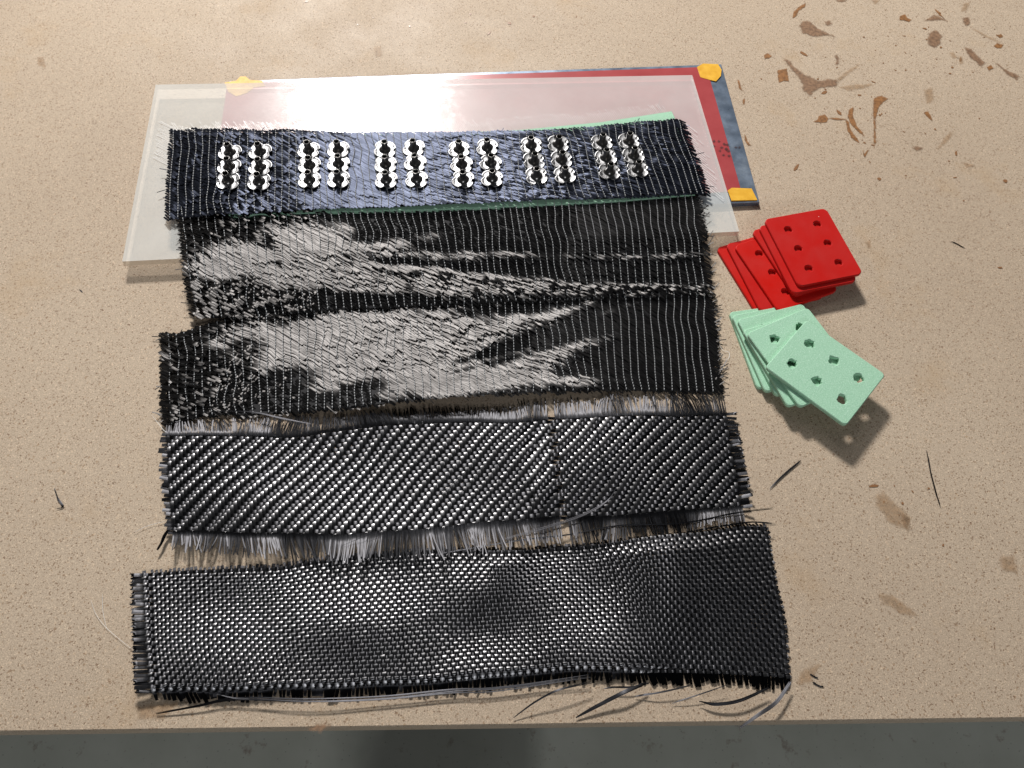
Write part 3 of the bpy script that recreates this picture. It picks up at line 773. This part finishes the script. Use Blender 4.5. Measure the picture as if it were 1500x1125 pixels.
# ------------------------------------------------------------------ cards
def card(name, TL, BL, z1, W, H, T, r, m, holes, label, group, cat, rag=0.0, hr=.0021, tilt=None, flip=False):
    a = P(*TL, z1); b = P(*BL, z1); dn = (b-a)[:2]; dn /= np.linalg.norm(dn); rt = np.array([-dn[1], dn[0]])
    if rt[0] < 0: rt = -rt
    if flip: rt = -rt
    loc = a[:2]+dn*H/2+rt*W/2
    out = []
    for (cx, cy, a0) in ((W/2-r, H/2-r, 0), (-W/2+r, H/2-r, 90), (-W/2+r, -H/2+r, 180), (W/2-r, -H/2+r, 270)):
        for k in range(7): t_ = math.radians(a0+k*15); out.append((cx+r*math.cos(t_), cy+r*math.sin(t_)))
    hs = []
    for (hx, hy) in holes:
        kk = 16; hs.append([(hx*W/2+hr*(1+rag*(rng.random()-.5))*math.cos(-2*math.pi*i/kk), hy*H/2+hr*(1+rag*(rng.random()-.5))*math.sin(-2*math.pi*i/kk)) for i in range(kk)])
    loops = [out]+hs
    flat = [p for l in loops for p in l]
    N = len(flat); e = min(.00035, T*.2)
    hcs = [(0, 0)]+[(hx*W/2, hy*H/2) for hx, hy in holes]
    sc_ = lambda p, l: (p[0]*(1-e/(W/2)), p[1]*(1-e/(H/2))) if l == 0 else (hcs[l][0]+(p[0]-hcs[l][0])*1.16, hcs[l][1]+(p[1]-hcs[l][1])*1.16)
    top_l = [[sc_(p, li) for p in l] for li, l in enumerate(loops)]; flat = [p for l in top_l for p in l]
    tris = tessellate_polygon([[Vector((*p, 0)) for p in l] for l in top_l])
    V = []
    for li, l in enumerate(loops):
        for p in l: V.append((*sc_(p, li), T/2))
    for l in loops:
        for p in l: V.append((*p, T/2-e))
    for l in loops:
        for p in l: V.append((*p, -T/2))
    f = []
    for (i, j, k) in tris:
        A_, B_, C_ = (Vector(flat[q_]) for q_ in (i, j, k))
        if (B_-A_).cross(C_-A_) < 0: i, k = k, i
        f.append([i, j, k]); f.append([2*N+k, 2*N+j, 2*N+i])
    o_ = 0
    for l in loops:
        k = len(l)
        for i in range(k):
            j = (i+1) % k
            for lv in (0, 1): f.append([lv*N+o_+i, (lv+1)*N+o_+i, (lv+1)*N+o_+j, lv*N+o_+j])
        o_ += k
    me = mk(name, V, f, m, smooth=False)
    me.location = (float(loc[0]), float(loc[1]), z1-T/2)
    me.rotation_euler = (0, 0, math.atan2(dn[0], -dn[1]))
    if tilt: me.rotation_euler.x, me.rotation_euler.y = tilt
    tag(me, label, cat, group); return me
def dims(TL, TR, BR, BL, z):
    a, b, c_, d_ = (P(*q_, z) for q_ in (TL, TR, BR, BL))
    W = (np.linalg.norm(b-a)+np.linalg.norm(c_-d_))/2; H = (np.linalg.norm(d_-a)+np.linalg.norm(c_-b))/2
    print('DIMS', W, H); return W, H
MCARD = mat('red_plastic', (.56, .008, .004), .45, 0, .2); t = NT(MCARD)
v = t.coord(); nz = t.noise(v, 900, 3); t.bump(nz, .12, .0003)
oi = t.n('ShaderNodeObjectInfo'); vo = t.n('ShaderNodeTexVoronoi', _Scale=420.0); t.l(v, vo.inputs['Vector'])
sp = t.n('ShaderNodeSeparateColor'); t.l(vo.outputs['Color'], sp.inputs[0])
mg = t.n('ShaderNodeMath', operation='GREATER_THAN'); mg.inputs[1].default_value = .972; t.l(sp.outputs[0], mg.inputs[0])
ml = t.n('ShaderNodeMath', operation='LESS_THAN'); ml.inputs[1].default_value = .14; t.l(vo.outputs['Distance'], ml.inputs[0])
mm_ = t.n('ShaderNodeMath', operation='MULTIPLY'); t.l(mg.outputs[0], mm_.inputs[0]); t.l(ml.outputs[0], mm_.inputs[1])
base = t.mix(t.ramp(t.noise(v, 60, 4), [(.35, G3(0)), (.7, G3(.5))]), (.56, .008, .004), (.47, .022, .018))
base = t.mix(t.ramp(oi.outputs['Random'], [(0, G3(.0)), (1, G3(.35))]), base, (.42, .02, .02))
t.l(t.mix(mm_.outputs[0], base, (.85, .6, .58)), t.b.inputs['Base Color'])
t.l(t.ramp(t.noise(v, 90, 5), [(.35, G3(.34)), (.65, G3(.55))]), t.b.inputs['Roughness'])
MCARD.node_tree.nodes['Principled BSDF'].inputs['Coat Weight'].default_value = 0
TR_ = .0017
RW_, RH_ = dims((1119,321), (1205,303), (1267,397), (1170,420), TR_*6)
HO = [(-.45, .58), (-.45, 0), (-.45, -.58), (.48, .58), (.48, 0), (.48, -.58)]
reds = [((1049,363),(1104,452),'lowest red plastic card, fanned out farthest to the left'),
        ((1063,357),(1112,452),'second red plastic card from the bottom of the fan'),
        ((1075,360),(1136,450),'third red plastic card from the bottom with three open holes'),
        ((1101,338),(1160,428),'fourth red plastic card from the bottom, its left edge showing in the fan'),
        ((1111,331),(1162,432),'red plastic card directly beneath the topmost red card'),
        ((1119,321),(1170,420),'topmost red plastic card with six round holes fully in view')]
for i, (a, b, lab) in enumerate(reds):
    card('red_card', a, b, TR_*(i+1)+.00005*(i+1), RW_, RH_, TR_, .003, MCARD, HO, lab, 'fanned stack of red plastic cards', 'card', rag=.12)
TG = .0020
GW, GH = dims((1182,468), (1297,548), (1245,627), (1126,541), TG*6)
GW, GH = GH, GW
HG = [(-.42, .62), (-.42, 0), (-.42, -.62), (.42, .62), (.42, 0), (.42, -.62)]
greens = [((1068,457),(1110,570),'lowest green foam pad, its far left corner sticking out of the pile'),
          ((1072,462),(1122,576),'second green foam pad from the bottom of the pile'),
          ((1080,468),(1138,582),'third green foam pad from the bottom of the pile'),
          ((1088,484),(1152,592),'fourth green foam pad from the bottom of the pile'),
          ((1094,488),(1173,598),'green foam pad directly beneath the topmost one, two of its holes in view')]
for i, (a, b, lab) in enumerate(greens):
    card('foam_pad', a, b, (TG+.0001)*(i+1), GW, GH, TG, .0022, MFOAM, HG, lab, 'pile of green foam pads', 'foam pad', rag=.45, hr=.0024)
# the topmost pad: corner order turned so that its long side runs to the lower right
card('foam_pad', (1182,468), (1297,548), (TG+.0001)*6+.0002, GW, GH, TG, .0022, MFOAM, HG, 'topmost green foam pad jutting out over the board with six rough holes', 'pile of green foam pads', 'foam pad', rag=.45, hr=.0024, flip=True)

# ------------------------------------------------------------------ loose strands and crumbs
def strand(pts, z, width, label, m=MSTR, name='loose_strand', nb=3, spread=.0006, tip=.3, cat='strand', group='loose carbon strands', lift=.0):
    zz = np.broadcast_to(z, (len(pts),))*.8; width = width*.62; spread = spread*.6; w_ = P([p[0] for p in pts], [p[1] for p in pts], zz)
    c = curve(w_, 36); o0 = c[len(c)//2].copy(); o0[2] = 0
    acc = Acc(); u = np.linspace(0, 1, 36)
    for k in range(nb):
        off = rng.normal(0, spread, 3); off[2] = abs(off[2])*.4
        wv = (vn(u*4, np.full(36, k*5.3), 21+k)-.5)[:, None]*np.array([1, 1, .3])*spread*2.5
        cc = c+off*np.sin(u*np.pi*.5+.3)[:, None]+wv
        ribbon(acc, cc, width*(.7+.5*rng.random())*(1-(1-tip)*np.abs(2*u-1)**3), .00008, seedv=rng.random(), prof=np.array([-1, 0, 1.0]))
    o = acc.build(name, m, None)
    return tag(o, label, cat, group)
Z5 = .006
strand([(228,1046),(285,1036),(345,1024),(450,1026),(560,1022),(660,1012),(720,1010),(790,1002),(862,992)], [.001,.002,.003,.004,.003,.003,.003,.003,.004], .0007, 'longest loose carbon strand, running along the near edge of the front strip', nb=4)
strand([(270,1000),(330,1020),(400,1024),(480,1026)], .0035, .0005, 'thin carbon strand crossing the near left corner of the front strip', nb=2)
strand([(752,1052),(785,1028),(820,1010),(865,1000)], [.001,.004,.006,.005], .0009, 'thin curved grey strand left of the wide grey one at the front edge', nb=2, spread=.0003)
strand([(843,1052),(880,1032),(915,1014),(945,1002)], [.001,.003,.005,.004], .0017, 'wide flat grey carbon tow pulled out of the front strip', nb=3, spread=.0005)
strand([(884,1009),(900,1006),(925,1005),(950,1000)], .003, .0008, 'short black strand beside the wide grey tow', nb=3, spread=.0003)
strand([(930,1020),(965,1014),(1010,1004)], [.001,.003,.004], .0009, 'straight black strand right of the wide grey tow at the front', nb=2, spread=.0002)
strand([(984,1031),(1020,1019),(1065,1004)], [.001,.003,.004], .0008, 'long straight black strand pointing left below the front strip', nb=2, spread=.0002)
strand([(1024,1028),(1050,1032),(1085,1026),(1125,1008)], [.002,.003,.004,.004], .0010, 'black strand with a frayed split tip near the front right corner', nb=4, spread=.0005, tip=.4)
strand([(1084,1066),(1110,1048),(1138,1028),(1158,1000)], [.004,.005,.005,.004], .0013, 'curled dark tow hanging from the front right corner toward the board edge', nb=3, spread=.0003, tip=.6)
strand([(230,806),(236,796),(243,782),(256,768),(270,755)], .003, .0016, 'thick black tow sticking out at the near left corner of the fringed strip', nb=3, spread=.0003, tip=.7)
strand([(500,800),(560,775),(620,745),(672,700),(712,664)], .0062, .0004, 'hair thin grey strand lying across the middle of the fringed strip', nb=2, spread=.0003)
strand([(876,604),(874,630),(882,670),(893,708)], .0066, .0005, 'fine grey strand lying down the right half of the fringed strip', nb=2, spread=.0003)
strand([(906,706),(892,732),(860,752),(810,770),(740,790)], .0066, .0006, 'curved grey strand hooking left over the near fringe', nb=3, spread=.0004)
strand([(640,812),(760,792),(830,784),(905,770),(1000,766),(1075,752),(1132,745)], .0055, .0007, 'long strand between the two woven strips, ending past the right edge', nb=3, spread=.0003)
strand([(1000,782),(1050,772),(1100,765),(1130,768)], .0055, .0009, 'short black strand on the far right corner of the front strip', nb=2, spread=.0003)
strand([(310,603),(370,604),(410,612),(455,622)], .0066, .0008, 'glossy strand lying over the far left fringe beneath the stitched strip', nb=2, spread=.0003)
strand([(1127,716),(1140,702),(1155,688),(1172,674)], .0006, .0007, 'short forked black offcut on bare board right of the fringed strip', nb=3, spread=.0005)
strand([(1357,660),(1362,685),(1370,715),(1377,742)], .0006, .0009, 'straight dark carbon sliver alone on the board at far right', nb=2, spread=.0003)
strand([(1393,354),(1402,357),(1412,363)], .0004, .0009, 'tiny black crumb of carbon right of the red cards', nb=2, spread=.0002)
strand([(79,716),(84,730),(92,742),(82,746)], .0005, .0007, 'small bent black crumb alone on the left of the board', nb=2, spread=.0003)
strand([(1186,988),(1192,990),(1198,993)], .0004, .0008, 'black crumb near the right end of the front strip', nb=2, spread=.0002)
strand([(1190,1000),(1198,1003),(1206,1006)], .0004, .0008, 'lower black crumb near the right end of the front strip', nb=2, spread=.0003)
strand([(116,424),(119,426),(121,428)], .0003, .0009, 'tiny black speck on the board left of the stitched strips', nb=1, spread=.0001)
strand([(968,142),(966,150),(964,158)], ZS+.0005, .0005, 'tiny black fibre lying on the milky slab behind the nuts', nb=1, spread=.0001)
for pts, z, lab in [
    ([(133,878),(140,898),(155,918),(178,938),(200,955)], .0008, 'white thread curving toward the left end of the front strip'),
    ([(150,870),(151,895),(157,922)], .0008, 'shorter white thread forking from the one left of the front strip'),
    ([(196,780),(218,770),(246,763)], .0009, 'white thread sticking out left of the fringed strip'),
    ([(222,608),(238,628),(252,646),(257,690),(256,740)], .004, 'white thread lying down the left edge of the fringed strip'),
    ([(1050,495),(1058,512),(1068,516),(1066,526),(1052,522)], .0009, 'curled white thread between the stitched strip and the green foam')]:
    strand(pts, z, .0003, lab, MWT, 'loose_thread', nb=1, spread=.0001, cat='thread', group='loose white threads')
print('objects', len(bpy.data.objects), 'polys', sum(len(o.data.polygons) for o in bpy.data.objects if o.type == 'MESH'))
